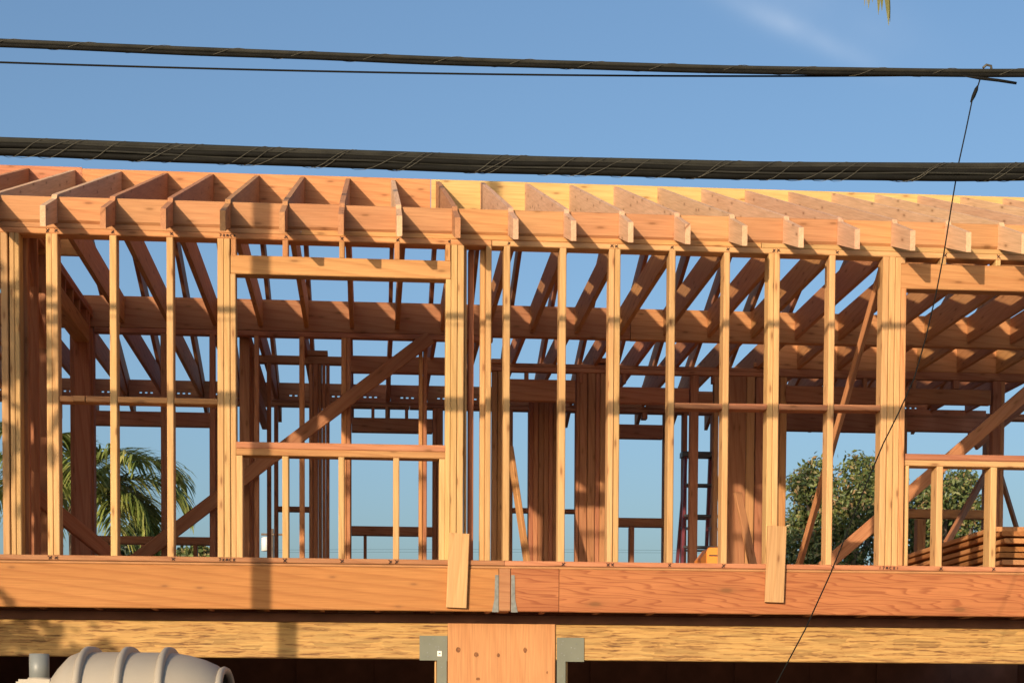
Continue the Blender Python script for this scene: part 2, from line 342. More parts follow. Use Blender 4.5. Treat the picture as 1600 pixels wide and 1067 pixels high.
# -- front wall: studs
FR = [(-110, -100), (-26, -15), (3, 14), (16, 23.6), (24, 31.5), (73, 82), (82.6, 92), (172, 183), (261, 271.5), (340, 350), (350.5, 360),
      (704.6, 714.3), (714.8, 724.5), (758.6, 767), (787, 797), (873, 883.5), (950.5, 959), (959.4, 968), (1044, 1053.5), (1129, 1138.5),
      (1199, 1207.5), (1208, 1217), (1293.5, 1303), (1377, 1386.5), (1387, 1396.5), (1397, 1406), (1730, 1740)]
for a, b2 in FR:
    vstud('stud', a, b2, 0.0, 0, PL0, 'pale')
for a, b2, Y, mt in ((731.5, 740, .13, 'red'), (750, 757.6, .10, 'pale'), (724.8, 729, .05, 'pale')): vstud('stud', a, b2, Y, 0, PL0 - .001, mt, .09)
H1b, H1t = 2.021, 2.153; H2b, H2t = az(1500, 453, 0), az(1500, 413.5, 0)
for a, b2 in ((360.6, 369), (696, 704.2)): vstud('trimmer_stud', a, b2, 0.001, 0, H1b, 'pale')
vstud('trimmer_stud', 1406.4, 1414.5, 0.001, 0, H2b, 'fir')
box('header', ax(360.6, 413, 0), ax(704.2, 413, 0), .002, .13, H1b, H1t, 'fir', H)
box('header', ax(1406.4, 433, 0), XR, .002, .13, H2b, H2t, 'fir', H)
for a, b2 in ((361, 369), (441.5, 450.5), (530, 538.5), (616.5, 625), (696.5, 704.2)): vstud('cripple_stud', a, b2, .001, H1t, PL0, 'fir', .14, 385)
for a, b2 in ((1407, 1415), (1470, 1479), (1556, 1564), (1640, 1648)): vstud('cripple_stud', a, b2, .001, H2t, PL0, 'pale', .14, 405)
for z0, z1, mt in ((.731, .780, 'fir'), (.782, .830, 'red')): box('window_sill', ax(369.3, 703, 0), ax(695.7, 703, 0), .0, .14, z0, z1, mt, H)
za, zb2, zc2 = az(1500, 728.5, 0), az(1500, 719, 0), az(1500, 709.5, 0)
for z0, z1, mt in ((za, zb2 - .002, 'pale'), (zb2, zc2, 'red')): box('window_sill', ax(1414.8, 720, 0), XR, .0, .14, z0, z1, mt, H)
for a, b2 in ((369.6, 379.5), (441, 451), (528.5, 538), (614.5, 624), (686, 695.5)): vstud('cripple_stud', a, b2, .001, 0, .730, 'pale', .14, 790)
for a, b2 in ((1414.9, 1420), (1463, 1473), (1547, 1557), (1632, 1642)): vstud('cripple_stud', a, b2, .001, 0, za - .001, 'pale', .14, 810)
for k in range(4):                               # unseen panels added left of the studs to keep sun off the inside
    x = -3.05 - 1.222 * (k + 1); box('sheathing_panel', x, x + 1.219, -.013, -.001, .0, PL2, 'ply', H, 'Z', 0)
# fire blocks laid flat between the studs
for a, b2, y in ((92.5, 113, 622), (113.6, 132, 622), (133.5, 171.5, 622.5), (183.5, 260.6, 624), (272, 339.5, 626)):
    z = az(a, y, 0); box('fire_block', ax(a, y, 0), ax(b2, y, 0), .002 + random.uniform(0, .012), .14, z - .021, z + .021, 'fir', H)
for a, b2, y in ((1054, 1128.6, 633), (1139, 1198.6, 634), (1217.4, 1293, 635), (1303.4, 1376.6, 635.5)):
    z = az(a, y, 0); box('fire_block', ax(a, y, 0), ax(b2, y, 0), .002 + random.uniform(0, .012), .14, z - .021, z + .021, 'red', H)
# scrap boards nailed over the rim
for p, q, w in (((717.5, 833), (713, 949), .150), ((1214, 822), (1209.5, 941), .142)):
    a, b2 = at(*p, -.022), at(*q, -.022)
    o = board('scrap_board', a, b2, .032, w, (1, 0, 0), 'pale', H)
    o['label'] = 'pale board nailed upright across the rim, %s' % ('left of the joist hanger' if p[0] < 900 else 'under the double stud on the right')

# -- roof: rafters, ridge, blocks
PITCH = .362; RX0 = -2.2402; SP = .4064
def zr(Y): return 2.345 + PITCH * Y
for i in range(-15, 22):
    x = RX0 + SP * i; Y0, Y1 = -.45 + random.uniform(-.012, .012), 3.248
    right = x > ax(690, 300, 3.2)  # sun-facing sides show here, so these rafters get the paler sunlit colour
    mt = 'tan' if right else random.choice(['tan', 'peach', 'peach'])
    prism('rafter', [(Y0, zr(Y0) + .012), (.0, zr(0) + .0005), (.149, zr(0) + .0015), (.150, zr(.15) - .085), (Y1, zr(Y1) - .085), (Y1, zr(Y1) + .197), (.004, zr(.004) + .197), (-.02, zr(-.02) + .170), (Y0, zr(Y0) + .152)], x - .019, x + .019, (0, 1, PITCH), mt, H)
    z0 = zr(3.29) - .012; PB = (z0 - 2.353) / (6.74 - 3.292); Y2 = 7.2
    prism('rafter', [(3.292, z0), (Y2, z0 - PB * (Y2 - 3.292)), (Y2, z0 - PB * (Y2 - 3.292) + .197), (3.292, z0 + .197)], x - .019, x + .019, (0, 1, -PB), 'red', H)
    if i > -15:
        bmt = random.choice(['fir', 'peach', 'peach']); kk = ('bird_block', bmt)
        if kk not in _cache:
            hl = (SP - .039) / 2; sec = [(.016, PL2 + .022), (.016, 2.527), (.021, 2.532), (.054, 2.532), (.054, PL2 + .0008), (.036, PL2 + .0008)]
            v = [(sx, a, b2) for sx in (-hl, hl) for a, b2 in sec]
            _cache[kk] = mesh('bird_block', v, [(q, (q + 1) % 6, 6 + (q + 1) % 6, 6 + q) for q in range(6)] + [tuple(range(6)), tuple(range(11, 5, -1))], M[bmt])
        o = link('bird_block', _cache[kk], H); o.location = (x - SP / 2, random.uniform(-.004, .004), random.uniform(0, .003))
        # rear block with three vent slots
        xa2, xb2 = x - SP + .0195, x - .0195; L = xb2 - xa2; zs = [PL2 + .002, 2.384, 2.404, 2.53]
        xs = [0, L * .30, L * .38, L * .46, L * .54, L * .62, L * .70, L]
        V, F = [], []
        for q in range(3):
            for p in range(7):
                if q == 1 and p in (1, 3, 5): continue
                b0 = len(V)
                V += [(xs[p + dx], yy, zs[q + dz]) for yy in (0, .036) for dz in (0, 1) for dx in (0, 1)]
                F += [(b0, b0 + 1, b0 + 3, b0 + 2), (b0 + 5, b0 + 4, b0 + 6, b0 + 7), (b0, b0 + 2, b0 + 6, b0 + 4), (b0 + 1, b0 + 5, b0 + 7, b0 + 3), (b0 + 2, b0 + 3, b0 + 7, b0 + 6), (b0, b0 + 4, b0 + 5, b0 + 1)]
        if 'vent_block' not in _cache:
            me = mesh('vent_block', V, F, M['red'])
            bm = bmesh.new(); bm.from_mesh(me); bmesh.ops.remove_doubles(bm, verts=bm.verts, dist=1e-5)
            dup = [f for f in bm.faces if len([g for g in f.verts[0].link_faces if g is not f and set(g.verts) == set(f.verts)]) > 0]
            bmesh.ops.delete(bm, geom=dup, context='FACES_ONLY'); bm.to_mesh(me); bm.free(); _cache['vent_block'] = me
        o = link('vent_block', _cache['vent_block'], H); o.location = (xa2, 6.62, 0)
xr = ax(673, 300, 3.25)
box('ridge_board', XL, ax(128, 275, 3.25), 3.25, 3.29, 3.455, 3.745, 'red', H)
box('ridge_board', ax(128, 275, 3.25) + .003, xr, 3.251, 3.289, 3.452, 3.735, 'fir', H)
o = box('ridge_board', xr + .003, XR, 3.25, 3.29, 3.448, 3.735, 'ridge', H); o['label'] = 'pale yellow ridge board on the right'

# -- ceiling joists and the beam that carries them
def joist(x, y0, y1, z0=2.347, z1=2.578, mat='red'):
    if y0 < .2: prism('ceiling_joist', [(y0, z0), (y1, z0), (y1, z1), (.2, z1), (y0, 2.535)], x - .019, x + .019, (0, 1, 0), mat, H)
    else: box('ceiling_joist', x - .019, x + .019, y0, y1, z0, z1, mat, H, 'Y')
for i in range(-15, 22): joist(RX0 + SP * i + .039, .05, 3.098, mat=random.choice(['peach', 'fir', 'peach']))
BX0 = ax(147, 500, 3.1); PX = ax(1197, 570, 4.42)
box('ceiling_beam', XL, ax(985, 505, 3.1), 3.1, 3.19, 2.308, 2.585, 'red', H); box('ceiling_beam', ax(985, 505, 3.1) + .004, XR + .6, 3.1, 3.19, 2.308, 2.585, 'fir', H)
box('top_plate', BX0, ax(770, 530, 3.1), 3.095, 3.19, 2.262, 2.3065, 'red', H)
for k in range(-14, 24):
    x = -2.66 + SP * k
    if x < PX: joist(x, 3.192, 6.6, mat=random.choice(['peach', 'red']))
    else: joist(x, 3.192, 4.418, mat='fir'); joist(x + .04, 4.512, 6.6)
box('ceiling_beam', PX, XR + 1.2, 4.42, 4.51, 2.347, 2.582, 'fir', H)
for x0, Y in ((-2.2, .86), (-2.6, 1.3)): box('ceiling_block', x0 - SP + .02, x0 + .02, Y, Y + .038, 2.346, 2.53, 'fir', H)

# -- middle wall under the beam
PM = 2.262
for a, b2, mt in ((251, 260, 'red'), (327, 336, 'red'), (397, 404.5, 'red'), (467.5, 475.5, 'fir'), (533, 541, 'fir'), (541.5, 547.5, 'red'), (654.5, 660.5, 'fir'), (661, 667, 'red')):
    vstud('stud', a, b2, 3.1, -.038, PM, mt, .089, 700)
for a, b2 in ((110, 117.5), (118, 125.5), (126, 133.5), (134, 139.5), (140, 146.5)): vstud('stud', a, b2, 3.1 + random.uniform(0, .01), -.038, 2.30, 'red', .14, 700)
# -- the cross wall at the left, running back from the front
SX1 = ax(146, 700, 3.1); SX0 = SX1 - .14
box('top_plate', SX0, SX1, .16, 3.09, 2.43, 2.468, 'red', H, 'Y'); box('top_plate', SX0 + .002, SX1 + .002, .16, 3.09, 2.39, 2.428, 'red', H, 'Y')
box('header', SX0 + .01, SX1 - .002, .95, 2.93, 2.135, 2.28, 'fir', H, 'Y')
for y in (1.05, 1.4, 1.75, 2.1, 2.45, 2.8): box('cripple_stud', SX0 + .005, SX1 - .004, y, y + .038, 2.281, 2.389, 'red', H, 'Z')
for y, zt in ((.16, 2.389), (.21, 2.389), (.55, 2.389), (.88, 2.389), (.93, 2.134), (2.93, 2.389)): box('stud', SX0, SX1 - .001, y, y + .038, -.038, zt, 'red', H, 'Z')
board('diagonal_brace', at(26, 366, .3), at(72, 560, .95), .03, .085, (1, 0, 0), 'red', H)

# -- inner walls further back
PY = 4.36
box('top_plate', ax(392, 560, PY), ax(538, 560, PY), PY, PY + .089, 2.283, 2.358, 'red', H)
rail('header', 541.5, 700, 556.5, 582, PY - .02, 'red', .1)
for a, b2 in ((417, 423.5), (483, 489), (489.5, 497), (497.5, 503), (503.5, 508.5), (509, 514.5)): vstud('stud', a, b2, PY + random.uniform(0, .015), -.038, 2.282, 'red', .089, 700)
vstud('stud', 536, 545, PY, -.038, 2.282, 'red', .089, 700)
vstud('cripple_stud', 655, 664, PY, -.038, 2.19, 'red', .089, 700)
box('ceiling_block', ax(480, 550, PY), ax(512, 550, PY), PY - .01, PY + .15, 2.36, 2.41, 'red', H)
# partition seen edge-on behind the left window
qx = ax(384, 700, 3.3)
for y in (3.21, 3.6, 4.0, 4.4): box('stud', qx - .05, qx + .04, y, y + .038, -.038, 2.26, 'red', H, 'Z')
box('top_plate', qx - .05, qx + .045, 3.2, 6.5, 2.262, 2.336, 'red', H, 'Y')
box('header', qx - .045, qx + .03, 4.45, 6.4, 1.98, 2.12, 'red', H, 'Y')
PY2 = 4.45
box('top_plate', ax(762, 570, PY2), PX, PY2, PY2 + .089, 2.27, 2.312, 'red', H); box('top_plate', ax(762, 570, PY2), PX, PY2 + .002, PY2 + .087, 2.314, 2.352, 'red', H)
box('top_plate', PX + .003, XR + 1.2, 4.42, 4.509, 2.27, 2.345, 'red', H)
for a, b2, yt in ((768, 776.5, None), (777.5, 786, None), (899.5, 904.5, None), (905, 917, None), (918, 929.5, None), (930, 937, None), (937.5, 946, None),
              (1077.5, 1090.5, None), (1114.5, 1122, None), (1165.5, 1178.5, None), (1179.5, 1192.5, None), (1217.5, 1228, None), (1549, 1562, None), (1562.5, 1568.5, None)):
    vstud('stud', a, b2, (PY2 if a < 1195 else 4.42) + random.uniform(0, .02), -.038, 2.268, random.choice(['red', 'peach']) if a not in (777.5, 1217.5) else 'fir', .089, 750)
o = box('plywood_panel', ax(1136, 750, PY2), ax(1165, 750, PY2), PY2 + .01, PY2 + .03, -.038, 2.268, 'red', H, 'Z')
for a, b2 in ((826, 833), (833.5, 841), (841.5, 849), (849.5, 857), (857.5, 864), (864.5, 870)): vstud('stud', a, b2, PY2 + .5 + random.uniform(0, .03), -.038, 2.2, 'red', .089, 750)
rail('header', 787, 899, 592.5, 626, PY2 - .003, 'red', .09); rail('header', 946.5, 1077, 605, 630, PY2 - .003, 'red', .09); rail('header', 1090.8, 1114, 615, 630, PY2 - .003, 'red', .09)
rail('header', 1228.4, 1400, 604, 630, 4.42, 'red', .09); rail('header', 1403, 1548.6, 608, 631, 4.42, 'red', .09)
for a, b2 in ((820, 826), (905.2, 911), (973, 979), (1113, 1117)): vstud('cripple_stud', a, b2, PY2, az(a, 598, PY2), 2.268, 'red', .089, 586)
for a, b2 in ((1349, 1355), (1289, 1292), (1426, 1432), (1490, 1499)): vstud('cripple_stud', a, b2, 4.42, az(a, 607, 4.42), 2.268, 'red', .089, 595)
for a, b2, y in ((768, 788, 566), (928, 950, 565), (1178, 1196, 572)): rail('ceiling_block', a, b2, y - 6, y + 1, PY2 - .02, 'red', .14)

# -- rear wall
RY = 6.6
box('top_plate', XL, ax(640, 630, RY), RY, RY + .14, PL0 + .012, PL1 + .012, 'red', H); box('top_plate', ax(640, 630, RY) + .004, XR + 2.2, RY, RY + .14, PL0 + .012, PL1 + .012, 'red', H)
box('top_plate', XL, XR + 2.2, RY + .003, RY + .137, PL1 + .013, PL2, 'red', H)
for a, b2 in ((60, 66), (140, 146), (331, 338), (338.5, 345), (428, 434), (483.5, 490), (543, 549), (676, 682), (682.5, 692), (795, 801), (826, 833), (877, 883), (899.5, 905), (958, 964.5), (1037, 1043), (1067, 1073.5), (1112.5, 1119), (1222, 1228), (1400, 1408), (1410, 1417), (1541, 1548)):
    vstud('stud', a, b2, RY, -.038, PL0 + .012, 'red', .14, 740)
for xl, xr2, yt, yb in ((146.3, 330.6, 642.5, 664), (549.4, 675.6, 653, 674.5), (964.8, 1036.6, 663, 684), (1228.4, 1399.6, 640, 673), (1417.4, 1540.6, 640, 673)): rail('header', xl, xr2, yt, yb, RY + .001, 'red', .13)
for xl, xr2, yt, yb, mt in ((146.3, 330.6, 837.5, 849.5, 'red'), (434.4, 483, 791, 798.5, 'red'), (549.4, 675.6, 822, 836, 'red'), (801.4, 825.6, 793, 800, 'red'), (883.4, 899, 795, 801, 'red'), (964.8, 1036.6, 809, 822.5, 'red'), (1417.4, 1540.6, 795.5, 809, 'fir')): rail('window_sill', xl, xr2, yt, yb, RY + .001, mt, .13)  # fir instead of the darker red colours the right-hand sill as sunlit
for a, b2, y in ((302, 308, 850), (568, 573, 837), (984, 991, 823), (1433, 1446, 810), (220, 226, 850)): vstud('cripple_stud', a, b2, RY + .001, -.038, az(a, y, RY), 'red' if a != 1433 else 'fir', .13, 860)
for a, b2 in ((580, 585), (602, 606.5), (633, 638), (1004, 1012)): vstud('cripple_stud', a, b2, RY + .001, az(a, 655, RY) + .01, PL0 + .011, 'red', .13, 645)
box('bottom_plate', XL, XR + 2.2, RY, RY + .14, -.0385, -.001, 'red', H)

# -- temporary braces
def brace(p, Yp, q, Yq, w=.089, t=.038, mat='red', up=(0, 0, 1)): return board('diagonal_brace', at(*p, Yp), at(*q, Yq), t, w, up, mat, H)
brace((672, 527), 3.03, (205, 880), 3.03, .12, mat='red')
brace((20, 745), .55, (200, 889), 1.35, .12, mat='red')
brace((1383, 404), .16, (1245, 895), 1.9, .07, .038, 'red', up=(1, 1.2, 0))  # the darker red stands in for shade on this brace
brace((1640, 583), 3.0, (1285, 887), 3.0, .12, mat='red')
brace((1543, 735), 5.9, (1478, 850), 4.9, .09, mat='red')
brace((1561, 735), 5.2, (1590, 830), 6.3, .075, mat='red')
brace((797, 700), 3.4, (826, 893), 3.0, .085, mat='fir')
brace((1152, 770), 3.2, (1181, 905), 2.9, .075, mat='peach', up=(1, .3, 0))
board('diagonal_brace', at(1520, 690, 5.2), at(1640, 590, 5.6), .04, .2, (0, 0, 1), 'red', H)

# -- ground storey: strand headers, post, straps, dark garage
GY = .30
psl_l = box('garage_header', XL - .3, ax(699.5, 1000, GY), GY, GY + .133, -.71, -.444, 'psl', H); psl_r = box('garage_header', ax(868.5, 1000, GY), XR, GY, GY + .133, -.712, -.446, 'psl', H)
post = box('garage_post', ax(700, 1020, GY), ax(868, 1020, GY), GY - .012, GY + .16, GZ, -.442, 'ply', H, 'Z')
V, F = [], []
for x, y, a, b2 in ((716, 1014.5, 3.6, 4.6), (744, 1022, 4, 4), (778.5, 1023, 2.6, 3.4), (820.5, 1015, 3.2, 4.2), (747, 1060, 3.4, 2.4), (855, 1050, 1.5, 2.2)):
    c = at(x, y, GY - .0145); k = (GY + 12.68) / FPX; b0 = len(V)
    V += [(c.x + a * k * math.cos(t) * random.uniform(.85, 1.1), c.y, c.z + b2 * k * math.sin(t) * random.uniform(.85, 1.1)) for t in [2 * math.pi * i / 12 for i in range(12)]]; F.append(tuple(range(b0, b0 + 12)))
    link_w('knot', mesh('knot', V, F, M['knot']), post); V, F = [], []
def strap(plate, leg, label):
    Y = GY - .006
    x0, x1 = ax(plate[0], 1010, Y), ax(plate[1], 1010, Y); z0, z1 = az(plate[0], plate[3], Y), az(plate[0], plate[2], Y)
    l0, l1 = ax(leg[0], 1050, Y), ax(leg[1], 1050, Y)
    if leg[1] > (plate[0] + plate[1]) / 2: pr = [(x0, z0), (x0, z1), (x1, z1), (x1, z0 + .0), (l1, z0), (l1, -1.6), (l0, -1.6), (l0, z0)]
    else: pr = [(x0, z1), (x1, z1), (x1, z0), (l1, z0), (l1, -1.6), (l0, -1.6), (l0, z0)]
    n = len(pr); v = [(p, yy, q) for yy in (Y - .003, Y + .003) for p, q in pr]
    s = link('steel_strap', mesh('steel_strap', v, [tuple(range(n)), tuple(range(2 * n - 1, n - 1, -1))] + [(i, (i + 1) % n, n + (i + 1) % n, n + i) for i in range(n)], M['primer']), H)
    s['label'] = label
    V, F = [], []
    pts = [(random.uniform(x0 + .02, x1 - .02), random.uniform(z0 + .02, z1 - .02)) for _ in range(9)] + [((l0 + l1) / 2 + random.uniform(-.015, .015), z0 - .05 - .06 * i) for i in range(4)]
    for p, q in pts:
        b0 = len(V); V += [(p + .006 * math.cos(a * math.pi / 3), Y - .0065, q + .006 * math.sin(a * math.pi / 3)) for a in range(6)]; F.append(tuple(range(b0, b0 + 6)))
    nl = link('nail_heads', mesh('nail_heads', V, F, M['galv']), s); nl['kind'] = 'stuff'
    return s, Y
s1, Ys = strap((655.5, 699, 992.5, 1031), (682.5, 698), 'grey steel L strap on the left of the post, with a white sticker')
st = at(686.7, 1020.5, Ys - .005)
stick = link('sticker', mesh('sticker', [(st.x + a, Ys - .0055, st.z + b2) for a, b2 in ((-.0165, -.02), (.0165, -.02), (.0165, .02), (-.0165, .02))], [(0, 1, 2, 3)], M['white']), s1)
mk = link('printed_mark', mesh('printed_mark', [(st.x + a, Ys - .0075, st.z + b2) for a, b2 in ((-.006, -.004), (.008, -.004), (.008, .003), (-.006, .003))], [(0, 1, 2, 3)], M['ink']), s1)
strap((870, 912.5, 995.5, 1033), (870, 883.5), 'grey steel L strap on the right of the post')
vstud('jamb_stud', 679.5, 682.3, GY + .02, GZ, -.711, 'pale', .1, 1050); vstud('jamb_stud', 884, 887, GY + .02, GZ, -.713, 'pale', .1, 1050)
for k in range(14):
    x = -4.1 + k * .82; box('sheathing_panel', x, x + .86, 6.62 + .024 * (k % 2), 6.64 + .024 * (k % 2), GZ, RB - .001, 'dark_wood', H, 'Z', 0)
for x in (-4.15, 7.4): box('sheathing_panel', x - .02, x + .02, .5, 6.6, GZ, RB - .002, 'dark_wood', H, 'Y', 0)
box('lintel_plate', XL - .3, XR, GY + .03, GY + .12, -.441, -.3705, 'dark_wood', H)  # dark colour stands in for the shade beneath the rim

# -- crayon layout marks on the plates
def stroke(V, F, a, b2, Y, w=.0045):
    d = (b2 - a).normalized(); nrm = Vector((-d.z, 0, d.x)) * w; b0 = len(V)
    V += [(p.x, Y, p.z) for p in (a - nrm, b2 - nrm, b2 + nrm, a + nrm)]; F.append((b0, b0 + 1, b0 + 2, b0 + 3))
def marks(pts, parent, s=.0125):
    for x, y in pts:
        c = at(x, y, 0); c.z = -.019 if c.z < 1 else 2.289; V, F = [], []; j = lambda: random.uniform(.6, 1.15) * s
        stroke(V, F, c + Vector((-j(), 0, -j())), c + Vector((j(), 0, j())), -.0062, .0030)
        stroke(V, F, c + Vector((-j(), 0, j())), c + Vector((j(), 0, -j())), -.0066, .0030)
        link_w('layout_mark', mesh('layout_mark', V, F, M['ink']), parent)
marks([(78, 869), (88, 869), (271, 874), (445, 877), (534, 878), (610, 879.5), (620, 880)], bp1)
marks([(880, 885), (950, 885), (957, 885), (1046, 887), (1130, 887.5), (1301, 889), (1470, 890.5), (1552, 891)], bp2)
marks([(74, 352), (88, 353), (176, 357), (268, 361), (447, 369), (534, 373), (622, 376.5), (702, 379)], tp1, .0115)
marks([(795, 380.5), (956, 385), (963, 385), (1050, 388), (1137, 390), (1209, 391), (1216, 391), (1308, 393), (1477, 396), (1560, 397)], tp2, .0115)
def scribble(x, y, glyphs, parent, h=.02):
    """a row of hand-drawn crayon letters; each glyph a list of strokes in a unit box"""
    for g in glyphs:
        c = at(x, y, 0); c.z = (-.019 if c.z < 1 else 2.289) - h / 2; V, F = [], []
        for k, ((x0, z0), (x1, z1)) in enumerate(g): stroke(V, F, c + Vector((x0 * h * .7, 0, z0 * h)), c + Vector((x1 * h * .7, 0, z1 * h)), -.0062 - .0003 * k, .0024)
        link_w('layout_mark', mesh('layout_mark', V, F, M['ink']), parent); x += 5.5
gX = [((0, 0), (1, 1)), ((0, 1), (1, 0))]; gT = [((0, 1), (1, 1)), ((1, 1), (.3, 0))]; gM = [((0, 0), (.2, 1)), ((.2, 1), (.5, .3)), ((.5, .3), (.8, 1)), ((.8, 1), (1, 0))]; gC = [((1, 1), (0, .8)), ((0, .8), (0, .2)), ((0, .2), (1, 0))]; gI = [((.4, 0), (.6, 1))]
scribble(342, 876, [gT, gX, gM, gC, gX], bp1); scribble(1373, 892, [gI, gT, gM, gC, gX, gI], bp2); scribble(343, 366, [gT, gX, gM, gC, gX], tp1, .018)

# ---------------------------------------------------------------- overhead cables
def curve_px(pts, Y, x0=-700, x1=2500, n=70, deg=3):
    xs = np.array([p[0] for p in pts], float); ys = np.array([p[1] for p in pts], float)
    P = [at(x, y, Y) for x, y in zip(xs, ys)]
    c = np.polyfit([p.x for p in P], [p.z for p in P], deg)
    X = np.linspace(at(x0, 200, Y).x, at(x1, 200, Y).x, n)
    return [Vector((x, Y, float(np.polyval(c, x)))) for x in X]
def helix(path, a, b2, pitch, rad, mat, name, parent, ph=0.0):
    L = [0.0]
    for i in range(1, len(path)): L.append(L[-1] + (path[i] - path[i - 1]).length)
    n = int(L[-1] / pitch * 12); pts = []
    xs = np.linspace(0, L[-1], n)
    for s in xs:
        p = Vector([float(np.interp(s, L, [q[k] for q in path])) for k in range(3)]); th = ph + 2 * math.pi * s / pitch
        pts.append(p + Vector((0, -a * math.cos(th), b2 * math.sin(th))))
    return link(name, tube_mesh(name, pts, rad, mat, 5), parent)
lowp = curve_px([(0, 230), (400, 243.5), (800, 259), (1200, 266.5), (1600, 269)], -3.1)
uppp = curve_px([(0, 68), (400, 83), (800, 100.5), (1200, 109), (1600, 114.5)], -2.95)
LC = thing('cable_bundle', 'thick bundle of black telephone cables lashed together, the lower one just above the ridge', 'cable', (0, -3.1, 0))
def strand(name, path, dy, dz, r, mat, parent, wob=0.004):
    ph = random.uniform(0, 6)
    pts = [p + Vector((0, dy + wob * math.sin(i * .9 + ph), dz + wob * math.sin(i * .7 + ph * 2))) - parent.location for i, p in enumerate(path)]
    return link(name, tube_mesh(name, pts, r, mat, 10), parent)
strand('cable', lowp, 0, .034, .019, M['cable_grey'], LC, .001); strand('cable', lowp, -.014, .003, .017, M['cable'], LC); strand('cable', lowp, .02, .004, .018, M['cable'], LC)
strand('cable', lowp, -.004, -.030, .020, M['cable'], LC, .002); strand('thin_cable', lowp, -.024, .018, .006, M['cable_grey'], LC, .004); strand('thin_cable', lowp, -.022, -.016, .006, M['cable_grey'], LC, .005)
lp = [p - LC.location for p in lowp]
for ph, pi in ((0, .41), (2.1, .47), (4.4, .60)): helix(lp, .037, .0525, pi, .0014, M['lash'], 'lashing_wire', LC, ph)
UC = thing('cable_bundle', 'thinner pair of lashed black cables crossing the sky near the top', 'cable', (0, -2.95, 0))
strand('cable', uppp, 0, .010, .013, M['cable_grey'], UC, .0008); strand('cable', uppp, -.003, -.013, .012, M['cable'], UC, .0015)
helix([p - UC.location for p in uppp], .017, .0245, .40, .0014, M['lash'], 'lashing_wire', UC, 1.0)
clx = at(1543, 114, -2.95) - UC.location
link('cable_clamp', tube_mesh('cable_clamp', [clx + Vector((-.03, -.01, .022)), clx + Vector((-.01, -.01, .04)), clx + Vector((.02, 0, .038)), clx + Vector((.022, 0, .02))], .007, M['lash'], 6), UC)
link('cable_tail', tube_mesh('cable_tail', [at(x, y, -2.98) - UC.location for x, y in ((1505, 119), (1530, 122.5), (1560, 126), (1588, 130.5))], [.004, .009, .009, .008], M['cable'], 8), UC)
tw = curve_px([(0, 98), (400, 109), (800, 117.5), (1100, 119.5), (1300, 118.5), (1500, 118)], -2.9, -700, 1530, 60)
t = link('overhead_wire', tube_mesh('overhead_wire', tw, .0055, M['cable'], 6)); tag(t, 'thin single wire sagging just below the upper cable bundle', 'wire')
DW = thing('service_drop_wire', 'thin wire hanging from the upper cables down across the house frame', 'wire', at(1532, 123, -3.0))
dp = [(1532, 122), (1527, 138), (1519, 157), (1509, 205), (1498, 255), (1487, 320), (1475, 395), (1462, 462), (1446, 530), (1428, 592), (1404, 645), (1380, 693), (1352, 760), (1326, 825), (1298, 895), (1258, 983), (1213, 1067), (1150, 1180), (1080, 1300)]
dpts = [at(x, y, -3.0 - i * .012) - DW.location for i, (x, y) in enumerate(dp)]
link('wire', tube_mesh('wire', dpts, .0038, M['cable'], 6), DW)
link('wire_grip', tube_mesh('wire_grip', [at(x, y, -3.0) - DW.location for x, y in ((1528, 134), (1525.5, 140), (1521, 151), (1517, 160))], [.004, .011, .011, .005], M['cable'], 8), DW)
# the pole beside the frame that carries the cables; its shadow falls across the front wall
pole_x = ax(408, 920, 0) - SUN_A * 3.25
UP = thing('utility_pole', 'slim street pole that carries the cables past the house', 'pole', (pole_x, -3.25, GZ))
link('shaft', tube_mesh('shaft', [(0, 0, 0), (0, 0, 4), (0, 0, 9.2)], [.07, .063, .055], M['pole'], 14), UP)

